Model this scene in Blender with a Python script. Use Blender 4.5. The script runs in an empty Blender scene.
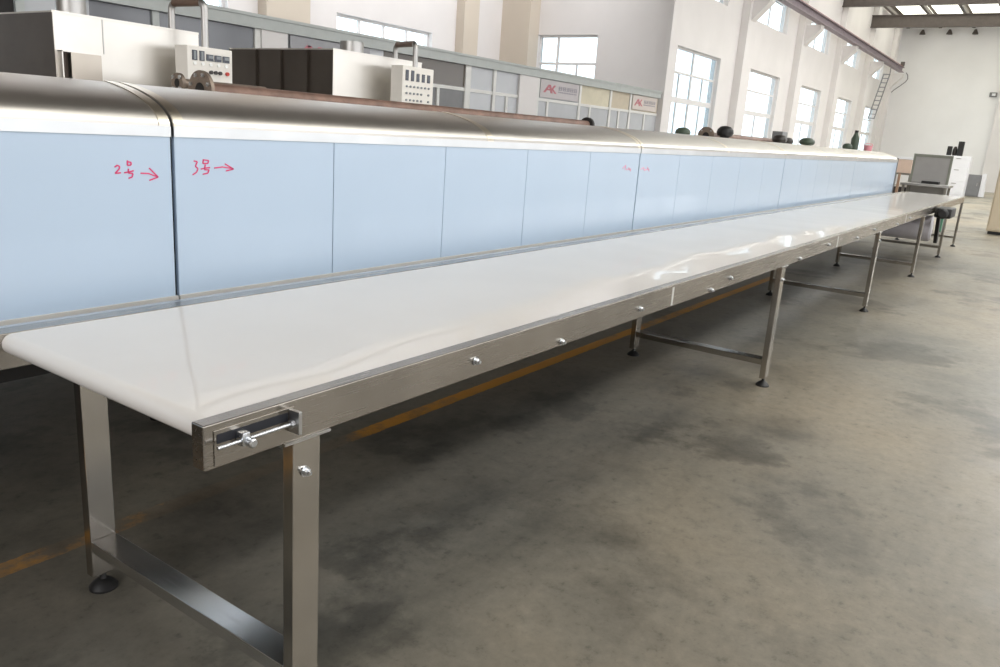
import bpy, bmesh, math, random
from mathutils import Vector, Matrix
random.seed(4)
S = bpy.context.scene
C = S.collection
PI = math.pi

# ------------------------------------------------------------------ materials
def lin(c):
    r = [(v / 255.0) for v in c]
    return tuple((v / 12.92 if v <= .04045 else ((v + .055) / 1.055) ** 2.4) for v in r) + (1.0,)

def nodes(name):
    m = bpy.data.materials.new(name); m.use_nodes = True
    nt = m.node_tree
    return m, nt, nt.nodes['Principled BSDF'], nt.nodes['Material Output']

def noise(nt, scale, detail=4, rough=.55, vec=None, stretch=None):
    tc = nt.nodes.new('ShaderNodeTexCoord')
    n = nt.nodes.new('ShaderNodeTexNoise')
    n.inputs['Scale'].default_value = scale; n.inputs['Detail'].default_value = detail
    n.inputs['Roughness'].default_value = rough
    if stretch:
        mp = nt.nodes.new('ShaderNodeMapping'); mp.inputs['Scale'].default_value = stretch
        nt.links.new(tc.outputs['Object'], mp.inputs['Vector']); nt.links.new(mp.outputs['Vector'], n.inputs['Vector'])
    else:
        nt.links.new(tc.outputs['Object'], n.inputs['Vector'])
    return n

def ramp(nt, src, stops):
    r = nt.nodes.new('ShaderNodeValToRGB')
    e = r.color_ramp.elements
    while len(e) < len(stops): e.new(.5)
    for k, (p, c) in enumerate(stops):
        e[k].position = p; e[k].color = c
    nt.links.new(src, r.inputs['Fac'])
    return r

def g(v): return (v, v, v, 1)

def plain(name, rgb, rough=.5, metal=0., var=.06, scale=6, bump=0., coat=0., emit=None, spec=.5):
    m, nt, b, o = nodes(name)
    c = lin(rgb)
    n = noise(nt, scale)
    lo = tuple(v * (1 - var) for v in c[:3]) + (1,); hi = tuple(min(1, v * (1 + var)) for v in c[:3]) + (1,)
    r = ramp(nt, n.outputs['Fac'], [(.3, lo), (.7, hi)])
    nt.links.new(r.outputs['Color'], b.inputs['Base Color'])
    b.inputs['Roughness'].default_value = rough; b.inputs['Metallic'].default_value = metal
    b.inputs['Coat Weight'].default_value = coat; b.inputs['Specular IOR Level'].default_value = spec
    if bump:
        bp = nt.nodes.new('ShaderNodeBump'); bp.inputs['Strength'].default_value = bump; bp.inputs['Distance'].default_value = .01
        nt.links.new(n.outputs['Fac'], bp.inputs['Height']); nt.links.new(bp.outputs['Normal'], b.inputs['Normal'])
    if emit:
        b.inputs['Emission Color'].default_value = lin(emit[0]); b.inputs['Emission Strength'].default_value = emit[1]
    return m

def steel(name, rgb, rough=.25, stretch=(1, 30, 60), scale=3, bump=.02, var=.08):
    m, nt, b, o = nodes(name)
    c = lin(rgb)
    n = noise(nt, scale, 6, .6, stretch=stretch)
    n2 = noise(nt, 2.5, 3)
    lo = tuple(v * (1 - var) for v in c[:3]) + (1,); hi = tuple(min(1, v * (1 + var)) for v in c[:3]) + (1,)
    r = ramp(nt, n2.outputs['Fac'], [(.3, lo), (.7, hi)])
    nt.links.new(r.outputs['Color'], b.inputs['Base Color'])
    b.inputs['Metallic'].default_value = 1
    rr = ramp(nt, n.outputs['Fac'], [(.3, g(max(.02, rough - .025))), (.7, g(rough + .025))])
    nt.links.new(rr.outputs['Color'], b.inputs['Roughness'])
    return m

def glass(name, tint=(235, 242, 245), gloss=.10, milky=0., milk=(200, 205, 210)):
    m, nt, b, o = nodes(name)
    t = nt.nodes.new('ShaderNodeBsdfTransparent'); t.inputs['Color'].default_value = lin(tint)
    gl = nt.nodes.new('ShaderNodeBsdfGlossy'); gl.inputs['Roughness'].default_value = .05
    mx = nt.nodes.new('ShaderNodeMixShader'); mx.inputs['Fac'].default_value = gloss
    nt.links.new(t.outputs[0], mx.inputs[1]); nt.links.new(gl.outputs[0], mx.inputs[2])
    out = mx
    if milky:
        d = nt.nodes.new('ShaderNodeBsdfDiffuse'); d.inputs['Color'].default_value = lin(milk)
        m2 = nt.nodes.new('ShaderNodeMixShader'); m2.inputs['Fac'].default_value = milky
        nt.links.new(mx.outputs[0], m2.inputs[1]); nt.links.new(d.outputs[0], m2.inputs[2]); out = m2
    nt.links.new(out.outputs[0], o.inputs['Surface'])
    nt.nodes.remove(b)
    return m

def emissive(name, rgb, strength):
    m, nt, b, o = nodes(name)
    n = noise(nt, 1.5)
    c = lin(rgb)
    r = ramp(nt, n.outputs['Fac'], [(.3, tuple(v * .92 for v in c[:3]) + (1,)), (.7, c)])
    nt.links.new(r.outputs['Color'], b.inputs['Emission Color'])
    b.inputs['Emission Strength'].default_value = strength
    b.inputs['Base Color'].default_value = c
    return m

def floor_mat():
    m, nt, b, o = nodes('worn_concrete')
    L = nt.links.new
    big = noise(nt, .35, 5, .6); mid = noise(nt, 1.3, 8, .65); fine = noise(nt, 14, 6, .7)
    streak = noise(nt, .5, 6, .65, stretch=(.35, 1.4, 1))
    base = ramp(nt, big.outputs['Fac'], [(.30, lin((102, 101, 94))), (.50, lin((124, 118, 106))), (.72, lin((136, 125, 107)))])
    blot = noise(nt, .75, 9, .62)
    st = ramp(nt, mid.outputs['Fac'], [(.33, g(.50)), (.42, g(.78)), (.50, g(.97)), (.66, g(1.0)), (.74, g(1.16))])
    st2 = ramp(nt, streak.outputs['Fac'], [(.36, g(.62)), (.44, g(.86)), (.52, g(1)), (.8, g(1.0))])
    st3 = ramp(nt, blot.outputs['Fac'], [(.37, g(.46)), (.42, g(.66)), (.45, g(.96)), (.8, g(1.1))])
    fi = ramp(nt, fine.outputs['Fac'], [(.28, g(.45)), (.42, g(.90)), (.55, g(1.0)), (.72, g(1.14))])
    grit = noise(nt, 45, 8, .75)
    gr = ramp(nt, grit.outputs['Fac'], [(.30, g(.62)), (.42, g(.96)), (.62, g(1.0)), (.75, g(1.2))])
    def mul(a, bb):
        x = nt.nodes.new('ShaderNodeMix'); x.data_type = 'RGBA'; x.blend_type = 'MULTIPLY'; x.inputs['Factor'].default_value = 1
        L(a, x.inputs['A']); L(bb, x.inputs['B']); return x.outputs['Result']
    col = mul(mul(mul(mul(mul(base.outputs['Color'], st.outputs['Color']), st2.outputs['Color']), fi.outputs['Color']), st3.outputs['Color']), gr.outputs['Color'])
    # base colour slightly darker along the machines (y > 0)
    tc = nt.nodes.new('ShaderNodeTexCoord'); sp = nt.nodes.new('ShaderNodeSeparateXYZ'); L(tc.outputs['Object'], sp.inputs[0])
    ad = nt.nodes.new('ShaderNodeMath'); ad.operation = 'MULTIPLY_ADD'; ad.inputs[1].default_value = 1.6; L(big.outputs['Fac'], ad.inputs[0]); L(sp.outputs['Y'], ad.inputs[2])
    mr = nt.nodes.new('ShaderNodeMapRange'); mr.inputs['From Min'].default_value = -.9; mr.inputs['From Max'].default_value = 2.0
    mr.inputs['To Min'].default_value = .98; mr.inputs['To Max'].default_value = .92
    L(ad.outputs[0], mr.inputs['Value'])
    # base colour lighter towards the far end
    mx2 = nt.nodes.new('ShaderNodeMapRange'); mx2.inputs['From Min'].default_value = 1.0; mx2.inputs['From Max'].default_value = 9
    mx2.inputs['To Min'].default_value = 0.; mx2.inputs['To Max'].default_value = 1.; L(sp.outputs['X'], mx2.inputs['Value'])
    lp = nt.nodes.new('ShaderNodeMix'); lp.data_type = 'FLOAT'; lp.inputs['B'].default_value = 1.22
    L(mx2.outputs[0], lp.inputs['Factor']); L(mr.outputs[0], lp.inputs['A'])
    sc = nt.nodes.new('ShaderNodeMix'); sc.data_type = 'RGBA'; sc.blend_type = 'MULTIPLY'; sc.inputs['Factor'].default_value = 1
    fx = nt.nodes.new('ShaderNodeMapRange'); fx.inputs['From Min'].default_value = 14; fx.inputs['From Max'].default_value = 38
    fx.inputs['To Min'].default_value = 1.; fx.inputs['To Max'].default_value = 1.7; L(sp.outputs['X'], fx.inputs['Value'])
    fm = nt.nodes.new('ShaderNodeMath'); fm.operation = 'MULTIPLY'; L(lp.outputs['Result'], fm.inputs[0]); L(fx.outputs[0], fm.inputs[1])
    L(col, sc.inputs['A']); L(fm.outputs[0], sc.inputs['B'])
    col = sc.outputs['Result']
    # faded yellow safety line along y = 1.37
    sb = nt.nodes.new('ShaderNodeMath'); sb.operation = 'SUBTRACT'; sb.inputs[1].default_value = 1.37; L(sp.outputs['Y'], sb.inputs[0])
    ab = nt.nodes.new('ShaderNodeMath'); ab.operation = 'ABSOLUTE'; L(sb.outputs[0], ab.inputs[0])
    wob = nt.nodes.new('ShaderNodeMath'); wob.operation = 'MULTIPLY_ADD'; wob.inputs[1].default_value = .03; L(fine.outputs['Fac'], wob.inputs[0]); L(ab.outputs[0], wob.inputs[2])
    lt = nt.nodes.new('ShaderNodeMath'); lt.operation = 'LESS_THAN'; lt.inputs[1].default_value = .062; L(wob.outputs[0], lt.inputs[0])
    wear = noise(nt, 1.7, 9, .74)
    wear2 = noise(nt, .8, 3, .5)
    wa = nt.nodes.new('ShaderNodeMath'); wa.operation = 'ADD'; L(wear.outputs['Fac'], wa.inputs[0]); L(wear2.outputs['Fac'], wa.inputs[1])
    xr = nt.nodes.new('ShaderNodeMapRange'); xs = nt.nodes.new('ShaderNodeMath'); xs.operation = 'SUBTRACT'; xs.inputs[1].default_value = 1.0; L(sp.outputs['X'], xs.inputs[0]); xa = nt.nodes.new('ShaderNodeMath'); xa.operation = 'ABSOLUTE'; L(xs.outputs[0], xa.inputs[0]); xr.inputs['From Min'].default_value = .25; xr.inputs['From Max'].default_value = 1.1; xr.inputs['To Min'].default_value = -.34; xr.inputs['To Max'].default_value = 0.04; L(xa.outputs[0], xr.inputs['Value'])
    wb = nt.nodes.new('ShaderNodeMath'); wb.operation = 'ADD'; L(wa.outputs[0], wb.inputs[0]); L(xr.outputs[0], wb.inputs[1])
    wr = ramp(nt, wb.outputs[0], [(.84, g(.04)), (1.0, g(.85))])
    mm = nt.nodes.new('ShaderNodeMath'); mm.operation = 'MULTIPLY'; xl = nt.nodes.new('ShaderNodeMath'); xl.operation = 'LESS_THAN'; xl.inputs[1].default_value = 9.6; L(sp.outputs['X'], xl.inputs[0]); m3 = nt.nodes.new('ShaderNodeMath'); m3.operation = 'MULTIPLY'; L(lt.outputs[0], m3.inputs[0]); L(xl.outputs[0], m3.inputs[1]); L(m3.outputs[0], mm.inputs[0]); L(wr.outputs['Color'], mm.inputs[1])
    ym = nt.nodes.new('ShaderNodeMix'); ym.data_type = 'RGBA'; ym.inputs['B'].default_value = lin((214, 150, 48))
    L(mm.outputs[0], ym.inputs['Factor']); L(col, ym.inputs['A'])
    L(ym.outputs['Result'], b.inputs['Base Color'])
    rr = ramp(nt, mid.outputs['Fac'], [(.3, g(.34)), (.7, g(.52))]); L(rr.outputs['Color'], b.inputs['Roughness'])
    bp = nt.nodes.new('ShaderNodeBump'); bp.inputs['Strength'].default_value = .12; bp.inputs['Distance'].default_value = .01
    L(fine.outputs['Fac'], bp.inputs['Height']); L(bp.outputs['Normal'], b.inputs['Normal'])
    return m

def belt_mat():
    m = plain('white_belt', (216, 212, 208), .35, var=.03, scale=2, spec=.15, coat=.62)
    nt = m.node_tree; b = nt.nodes['Principled BSDF']
    n = noise(nt, 1.6, 1, .4, stretch=(1, .6, 1))
    b.inputs['Coat Roughness'].default_value = .035
    bp = nt.nodes.new('ShaderNodeBump'); bp.inputs['Strength'].default_value = .35; bp.inputs['Distance'].default_value = .02
    nt.links.new(n.outputs['Fac'], bp.inputs['Height']); nt.links.new(bp.outputs['Normal'], b.inputs['Normal']); nt.links.new(bp.outputs['Normal'], b.inputs['Coat Normal'])
    return m

M = dict(
    belt=belt_mat(),
    rail=steel('brushed_steel', (174, 168, 160), .26, (1, 25, 60), bump=.003, var=.14),
    leg=steel('polished_steel', (192, 187, 180), .16, (40, 40, 1), bump=.004, var=.12),
    crossbar=steel('bright_crossbar', (226, 226, 226), .22, (40, 1, 40), var=.06),
    plate=steel('bright_plate', (200, 200, 200), .30, (6, 6, 6)),
    zinc=steel('zinc_bolt', (205, 208, 212), .28, (8, 8, 8)),
    black=plain('black_rubber', (26, 25, 26), .5),
    slot=plain('slot_shadow', (22, 24, 32), .6),
    weld=steel('ground_weld', (225, 225, 222), .45, (6, 6, 6)),
    hood=steel('satin_hood_steel', (208, 204, 199), .36, (.6, 20, 20), var=.04),
    joint=steel('joint_strip_steel', (228, 220, 205), .30, (4, 4, 4)),
    lip=steel('lip_steel', (206, 208, 210), .33, (1, 20, 20)),
    film=plain('blue_protective_film', (176, 194, 214), .28, var=.025, scale=1.2, spec=.6, coat=.4),
    frame=steel('frame_steel', (150, 146, 138), .38, (1, 20, 20)),
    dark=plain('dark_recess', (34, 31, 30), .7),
    hatchd=plain('brown_shadow', (104, 92, 84), .5),
    hatchc=steel('hatch_steel', (176, 168, 158), .34, (3, 3, 14)),
    boxs=steel('satin_box_steel', (214, 210, 204), .40, (3, 3, 14), var=.05),
    boxshade=steel('shaded_box_steel', (104, 98, 92), .34, (3, 3, 14), var=.12),
    cream=plain('cream_paint', (224, 220, 213), .45, var=.03),
    pipe=plain('rusty_pipe', (124, 98, 86), .5, var=.3, scale=9, metal=.2),
    rustgrey=plain('grey_rust', (136, 122, 110), .45, var=.25, scale=12, metal=.5),
    galv=steel('galvanised', (178, 176, 174), .4, (5, 5, 5)),
    wall=plain('white_plaster', (226, 222, 221), .85, var=.03, scale=.8),
    wall2=plain('beige_plaster', (205, 194, 180), .85, var=.03, scale=.8),
    wfar=plain('far_plaster', (240, 239, 240), .85, var=.03, scale=.5),
    ceil=plain('brown_roof_sheet', (120, 112, 104), .8, var=.1),
    beam=plain('dark_steel_paint', (92, 84, 80), .6, var=.12),
    crane=plain('grey_beam_paint', (142, 130, 136), .6, var=.1),
    rust=plain('red_oxide', (170, 104, 84), .7, var=.15),
    brownp=plain('brown_post_paint', (160, 130, 108), .5),
    aluw2=plain('pale_trim', (190, 188, 184), .4),
    alu=plain('grey_aluminium', (176, 180, 178), .45, var=.05, metal=.1),
    aluw=plain('white_aluminium', (222, 221, 218), .45, var=.03),
    wframe=plain('white_window_frame', (224, 222, 222), .5, var=.03),
    pane=glass('clear_glass'),
    frost=glass('bluish_glass', (228, 240, 246), .06, .10, (225, 235, 240)),
    dglass=plain('dark_glass_panel', (112, 114, 120), .12, var=.10, scale=.6),
    dglass2=plain('dark_room_panel', (92, 84, 76), .2, var=.10, scale=.6),
    lglass=plain('pale_glass_panel', (186, 188, 192), .2, var=.08, scale=.9),
    yglass=plain('yellowish_glass_panel', (214, 206, 184), .2, var=.12, scale=2),
    bglass=plain('beige_panel', (196, 184, 164), .3, var=.05),
    sign=plain('sign_board', (190, 184, 186), .4, var=.03),
    signd=plain('dim_sign_board', (150, 150, 154), .3),
    signw=plain('pale_sign_board', (206, 196, 190), .4, var=.03),
    red=plain('faded_red_print', (192, 116, 126), .5),
    greyp=plain('faded_grey_print', (150, 146, 158), .5),
    ink=plain('red_marker', (214, 60, 112), .5),
    inkf=plain('faded_marker', (226, 168, 192), .5),
    disp=plain('dark_display', (50, 54, 66), .2),
    dispg=plain('grey_meter', (120, 126, 130), .3),
    btn=plain('dark_button', (50, 44, 42), .4),
    btnr=plain('red_button', (190, 50, 40), .4),
    btnw=plain('white_button', (240, 240, 238), .4),
    brown=plain('dark_brown_pipe', (104, 84, 72), .4, var=.15),
    grey=plain('grey_panel', (158, 156, 154), .5, var=.03),
    greyd=plain('dark_grey_panel', (128, 128, 130), .5, var=.05),
    lilac=plain('grey_plastic_drum', (216, 212, 218), .4, var=.03),
    green=plain('green_paint', (90, 140, 116), .5),
    greend=plain('dark_green_paint', (66, 80, 66), .5, var=.2),
    card=plain('cardboard', (212, 188, 172), .8, var=.05),
    white=plain('white_enamel', (236, 236, 240), .35, var=.02),
    pink=plain('pink_plastic', (226, 150, 160), .4),
    beige=plain('beige_cabinet_paint', (204, 190, 166), .4, var=.03),
    framg=plain('olive_grey_frame', (128, 130, 120), .5),
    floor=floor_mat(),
    sky2=emissive('far_skylight_sheet', (240, 240, 226), 2.4),
    sky=emissive('fill_skylight_sheet', (240, 240, 232), 3.0),
)

# ------------------------------------------------------------------ mesh tools
WP = {}
class MB:
    def __init__(s): s.bm = bmesh.new()
    def box(s, x0, x1, y0, y1, z0, z1, bev=0):
        t = bmesh.new()
        bmesh.ops.create_cube(t, size=1)
        for v in t.verts:
            v.co = Vector(((x0 + x1) / 2 + v.co.x * (x1 - x0), (y0 + y1) / 2 + v.co.y * (y1 - y0), (z0 + z1) / 2 + v.co.z * (z1 - z0)))
        if bev: bmesh.ops.bevel(t, geom=t.edges[:], offset=bev, segments=2, affect='EDGES', profile=.5)
        s._merge(t); return s
    def _merge(s, t):
        me = bpy.data.meshes.new('tmp'); t.to_mesh(me); t.free(); s.bm.from_mesh(me); bpy.data.meshes.remove(me)
    def bar(s, a, b, w, h=None, up=(0, 0, 1)):
        a, b = Vector(a), Vector(b); d = (b - a).normalized(); h = h or w
        u = Vector(up); sd = d.cross(u)
        if sd.length < 1e-4: sd = d.cross(Vector((1, 0, 0)))
        sd.normalize(); u = sd.cross(d)
        vs = [s.bm.verts.new(p + sd * i * w / 2 + u * j * h / 2) for p in (a, b) for i, j in ((-1, -1), (1, -1), (1, 1), (-1, 1))]
        for f in ((0, 1, 2, 3), (7, 6, 5, 4), (0, 4, 5, 1), (1, 5, 6, 2), (2, 6, 7, 3), (3, 7, 4, 0)): s.bm.faces.new([vs[k] for k in f])
        return s
    def tube(s, pts, r, seg=16, cap=True, radii=None):
        pts = [Vector(p) for p in pts]; rings = []; prev = None
        for i, p in enumerate(pts):
            d = (pts[min(i + 1, len(pts) - 1)] - pts[max(i - 1, 0)]).normalized()
            if prev is None:
                n = d.cross(Vector((0, 0, 1)))
                if n.length < 1e-3: n = d.cross(Vector((1, 0, 0)))
            else:
                n = prev - d * prev.dot(d)
            n.normalize(); prev = n; bt = d.cross(n)
            rr = radii[i] if radii else r
            rings.append([s.bm.verts.new(p + (n * math.cos(2 * PI * k / seg) + bt * math.sin(2 * PI * k / seg)) * rr) for k in range(seg)])
        for a, b in zip(rings, rings[1:]):
            for k in range(seg): s.bm.faces.new((a[k], a[(k + 1) % seg], b[(k + 1) % seg], b[k]))
        if cap: s.bm.faces.new(rings[0][::-1]); s.bm.faces.new(rings[-1])
        return s
    def lathe(s, c, prof, axis='Z', seg=24):
        # prof: list of (radius, distance along axis)
        c = Vector(c); A = {'X': (Vector((1, 0, 0)), Vector((0, 1, 0)), Vector((0, 0, 1))), 'Y': (Vector((0, 1, 0)), Vector((0, 0, 1)), Vector((1, 0, 0))), 'Z': (Vector((0, 0, 1)), Vector((1, 0, 0)), Vector((0, 1, 0)))}[axis]
        rings = []
        for r, h in prof:
            rings.append([s.bm.verts.new(c + A[0] * h + (A[1] * math.cos(2 * PI * k / seg) + A[2] * math.sin(2 * PI * k / seg)) * max(r, 1e-5)) for k in range(seg)])
        for a, b in zip(rings, rings[1:]):
            for k in range(seg): s.bm.faces.new((a[k], a[(k + 1) % seg], b[(k + 1) % seg], b[k]))
        s.bm.faces.new(rings[0][::-1]); s.bm.faces.new(rings[-1])
        return s
    def prism(s, prof, axis, a0, a1):
        # prof in the two other axes; X: (y,z)  Y: (x,z)  Z: (x,y)
        def P(q, a): return {'X': (a, q[0], q[1]), 'Y': (q[0], a, q[1]), 'Z': (q[0], q[1], a)}[axis]
        A = [s.bm.verts.new(P(q, a0)) for q in prof]; B = [s.bm.verts.new(P(q, a1)) for q in prof]
        n = len(prof)
        s.bm.faces.new(A[::-1]); s.bm.faces.new(B)
        for k in range(n): s.bm.faces.new((A[k], A[(k + 1) % n], B[(k + 1) % n], B[k]))
        return s
    def build(s, name, mat, parent=None, smooth=None, label=None):
        bm = s.bm
        bmesh.ops.remove_doubles(bm, verts=bm.verts[:], dist=1e-6)
        bmesh.ops.recalc_face_normals(bm, faces=bm.faces[:])
        xs = [v.co for v in bm.verts]
        c = Vector(((min(v.x for v in xs) + max(v.x for v in xs)) / 2, (min(v.y for v in xs) + max(v.y for v in xs)) / 2, min(v.z for v in xs)))
        for v in bm.verts: v.co -= c
        me = bpy.data.meshes.new(name); bm.to_mesh(me); bm.free()
        me.materials.append(M[mat])
        if smooth:
            me.polygons.foreach_set('use_smooth', [True] * len(me.polygons))
            me.set_sharp_from_angle(angle=math.radians(smooth))
        o = bpy.data.objects.new(name, me); C.objects.link(o)
        WP[o] = c
        if parent is not None:
            o.parent = parent; o.location = c - WP[parent]
        else: o.location = c
        if label: o['label'] = label
        return o

def box(name, mat, parent, x0, x1, y0, y1, z0, z1, bev=0, label=None):
    return MB().box(x0, x1, y0, y1, z0, z1, bev).build(name, mat, parent, label=label)
def thing(name, label, cat, loc, group=None):
    o = bpy.data.objects.new(name, None); C.objects.link(o); o.empty_display_size = .1
    o.location = loc; WP[o] = Vector(loc); o['label'] = label; o['category'] = cat
    if group: o['group'] = group
    return o
def tag(o, label, cat, group=None):
    o['label'] = label; o['category'] = cat
    if group: o['group'] = group
    return o
def struct(o, label=None, cat=None):
    o['kind'] = 'structure'
    if label: o['label'] = label
    if cat: o['category'] = cat
    return o
def copy_tree(o, parent=None):
    c = o.copy(); C.objects.link(c); c.parent = parent
    WP[c] = WP[o].copy()
    for ch in list(o.children): copy_tree(ch, c)
    return c
def move(o, loc):
    o.location = loc; WP[o] = Vector(loc)

def wall_cells(b, axis, a0, a1, z0, z1, holes, t0, t1):
    """solid wall slab of boxes around rectangular openings; axis is the run of the wall"""
    xs = sorted({a0, a1, *[h[0] for h in holes], *[h[1] for h in holes]})
    zs = sorted({z0, z1, *[h[2] for h in holes], *[h[3] for h in holes]})
    for i in range(len(xs) - 1):
        run = None
        for j in range(len(zs) - 1):
            cx, cz = (xs[i] + xs[i + 1]) / 2, (zs[j] + zs[j + 1]) / 2
            hole = any(h[0] < cx < h[1] and h[2] < cz < h[3] for h in holes)
            if not hole: run = (run[0], zs[j + 1]) if run else (zs[j], zs[j + 1])
            if (hole or j == len(zs) - 2) and run:
                if axis == 'X': b.box(xs[i], xs[i + 1], t0, t1, run[0], run[1])
                else: b.box(t0, t1, xs[i], xs[i + 1], run[0], run[1])
                run = None

# ------------------------------------------------------------------ the hall
X_END, Y_W, TOP = 53.2, 7.9, 9.4
X_NEAR, Y_R, Y_BACK, X_COR = -9.0, -15.0, 13.0, 19.77
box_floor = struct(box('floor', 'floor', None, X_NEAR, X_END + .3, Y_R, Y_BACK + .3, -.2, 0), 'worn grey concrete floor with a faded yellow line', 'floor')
# keep the floor's texture space on world coordinates
off = Vector(box_floor.location)
for v in box_floor.data.vertices: v.co += off
box_floor.location = (0, 0, 0)

BAY, W0 = 6.4, 20.3
bays = [W0 + BAY * k for k in range(5)]
holes = []
for x in bays:
    x1 = min(x + 3.66, X_END - .3)
    holes += [(x, x1, .95, 4.18), (x, x1, 5.7, 6.75)]
b = MB(); wall_cells(b, 'X', X_COR, X_END + .3, 0, TOP, holes, Y_W, Y_W + .3)
struct(b.build('wall_left', 'wall'), 'white plaster side wall with tall windows', 'wall')
b = MB(); wall_cells(b, 'Y', Y_R, Y_W, 0, TOP, [], X_END, X_END + .3)
struct(b.build('wall_end', 'wfar'), 'white far end wall of the hall', 'wall')
b = MB(); wall_cells(b, 'Y', Y_W + .3, Y_BACK, 0, TOP, [(10.0, 12.0, 1.6, 4.36), (10.0, 12.0, 5.6, 6.7)], X_COR, X_COR + .3)
struct(b.build('wall_annex_side', 'wall'), 'white cross wall with a window above the office partition', 'wall')
bu = [(12.67 - BAY, 16.1 - BAY, 5.6, 6.7), (12.67, 16.1, 5.6, 6.7)]
bw = [(12.67 - BAY, 16.1 - BAY, 1.6, 3.95), (12.67, 16.1, 1.6, 3.95), (12.67 - 2 * BAY, 16.1 - 2 * BAY, 1.6, 3.95)]
b = MB(); wall_cells(b, 'X', X_NEAR, X_COR, 0, TOP, bw + bu, Y_BACK, Y_BACK + .3)
struct(b.build('wall_annex_back', 'wall'), 'white wall behind the office partition', 'wall')
b = MB(); wall_cells(b, 'Y', Y_R, Y_BACK, 0, TOP, [], X_NEAR - .3, X_NEAR)
struct(b.build('wall_near', 'wall2'), 'plain wall behind the viewpoint', 'wall')
rh = [(X_NEAR + 1 + BAY * k, X_NEAR + 6.4 + BAY * k, 1.0, 6.2) for k in range(9)]
b = MB(); wall_cells(b, 'X', X_NEAR, X_END, 0, TOP, rh, Y_R - .3, Y_R)
struct(b.build('wall_right', 'wall'), 'right side wall with wide openings', 'wall')

# columns of the side wall with their crane corbels
for k, x in enumerate([18.9 + BAY * j for j in range(1, 6)]):
    b = MB().box(x, x + .85, Y_W - .25, Y_W, 0, TOP)
    b.prism([(Y_W - .24, 5.5), (Y_W - .8, 6.1), (Y_W - .8, 6.27), (Y_W - .24, 6.27)], 'X', x + .2, x + .65)
    struct(b.build('column', 'wall'), 'white wall column with crane corbel', 'column')
struct(box('column', 'wall', None, X_COR - .05, X_COR + .5, Y_W - .12, Y_W - .001, 0, TOP), 'white corner column at the end of the partition', 'column')
for x0, x1 in ((10.44, 11.62), (17.1, 17.76), (10.44 - BAY, 11.62 - BAY)):
    struct(box('column', 'wall2', None, x0, x1, Y_BACK - .28, Y_BACK, 0, TOP), 'beige pilaster on the wall behind the partition', 'column')
struct(box('column', 'wall2', None, X_COR - .52, X_COR - .001, Y_BACK - 1.0, Y_BACK, 0, TOP), 'beige corner column behind the partition', 'column')
struct(box('column', 'wall', None, X_END - .35, X_END, 1.2, 2.2, 0, TOP), 'pale column on the far end wall', 'column')

# windows
nwin = [0]
def window(axis, a0, a1, z0, z1, t, mull, trans, panes=('pane',), heavy=None, fw=.06):
    nwin[0] += 1
    root = thing('window_%d' % nwin[0], 'steel framed window with bright daylight behind', 'window', ((a0 + a1) / 2, t, z0) if axis == 'X' else (t, (a0 + a1) / 2, z0))
    root['kind'] = 'structure'
    def bx(bb, u0, u1, z0_, z1_, d0, d1):
        if axis == 'X': bb.box(u0, u1, t + d0, t + d1, z0_, z1_)
        else: bb.box(t + d0, t + d1, u0, u1, z0_, z1_)
    b = MB()
    bx(b, a0, a0 + fw, z0, z1, 0, .07); bx(b, a1 - fw, a1, z0, z1, 0, .07)
    bx(b, a0 + fw, a1 - fw, z0, z0 + fw, 0, .07); bx(b, a0 + fw, a1 - fw, z1 - fw, z1, 0, .07)
    for z, h in trans: bx(b, a0 + fw, a1 - fw, z - h / 2, z + h / 2, .005, .065)
    for f, w, za, zb in mull:
        u = a0 + (a1 - a0) * f
        bx(b, u - w / 2, u + w / 2, za, zb, .01, .06)
    b.build('window_frame', 'wframe', root)
    b = MB(); bx(b, a0 + fw, a1 - fw, z0 + fw, z1 - fw, .032, .038)
    b.build('pane', panes[0], root)
for k, x in enumerate(bays):
    x1 = min(x + 3.66, X_END - .3)
    ml = [(.5, .09, 1.0, 4.12)] if k == 0 else [(.5, .07, 1.0, 2.74)]
    if k == 0: ml += [(.25, .04, 1.0, 3.5), (.75, .04, 1.0, 3.5)]
    window('X', x, x1, .95, 4.18, Y_W + .12, ml, [(2.76, .15), (3.5, .06)], ('frost',) if k == 0 else ('pane',))
    window('X', x, x1, 5.7, 6.75, Y_W + .12, [(.5, .05, 5.76, 6.69)], [])
window('Y', 10.0, 12.0, 1.6, 4.36, X_COR + .1, [(.68, .07, 1.66, 4.3), (.34, .05, 1.66, 3.55)], [(3.58, .07)])
window('Y', 10.0, 12.0, 5.6, 6.7, X_COR + .1, [(.5, .05, 5.66, 6.64)], [])
for h in bw: window('X', h[0], h[1], h[2], h[3], Y_BACK + .12, [(.25, .07, 1.66, 3.9), (.5, .07, 1.66, 3.9), (.75, .07, 1.66, 3.9)], [])

for h in bu: window('X', h[0], h[1], h[2], h[3], Y_BACK + .12, [(.5, .05, 5.66, 6.64)], [])
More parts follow.
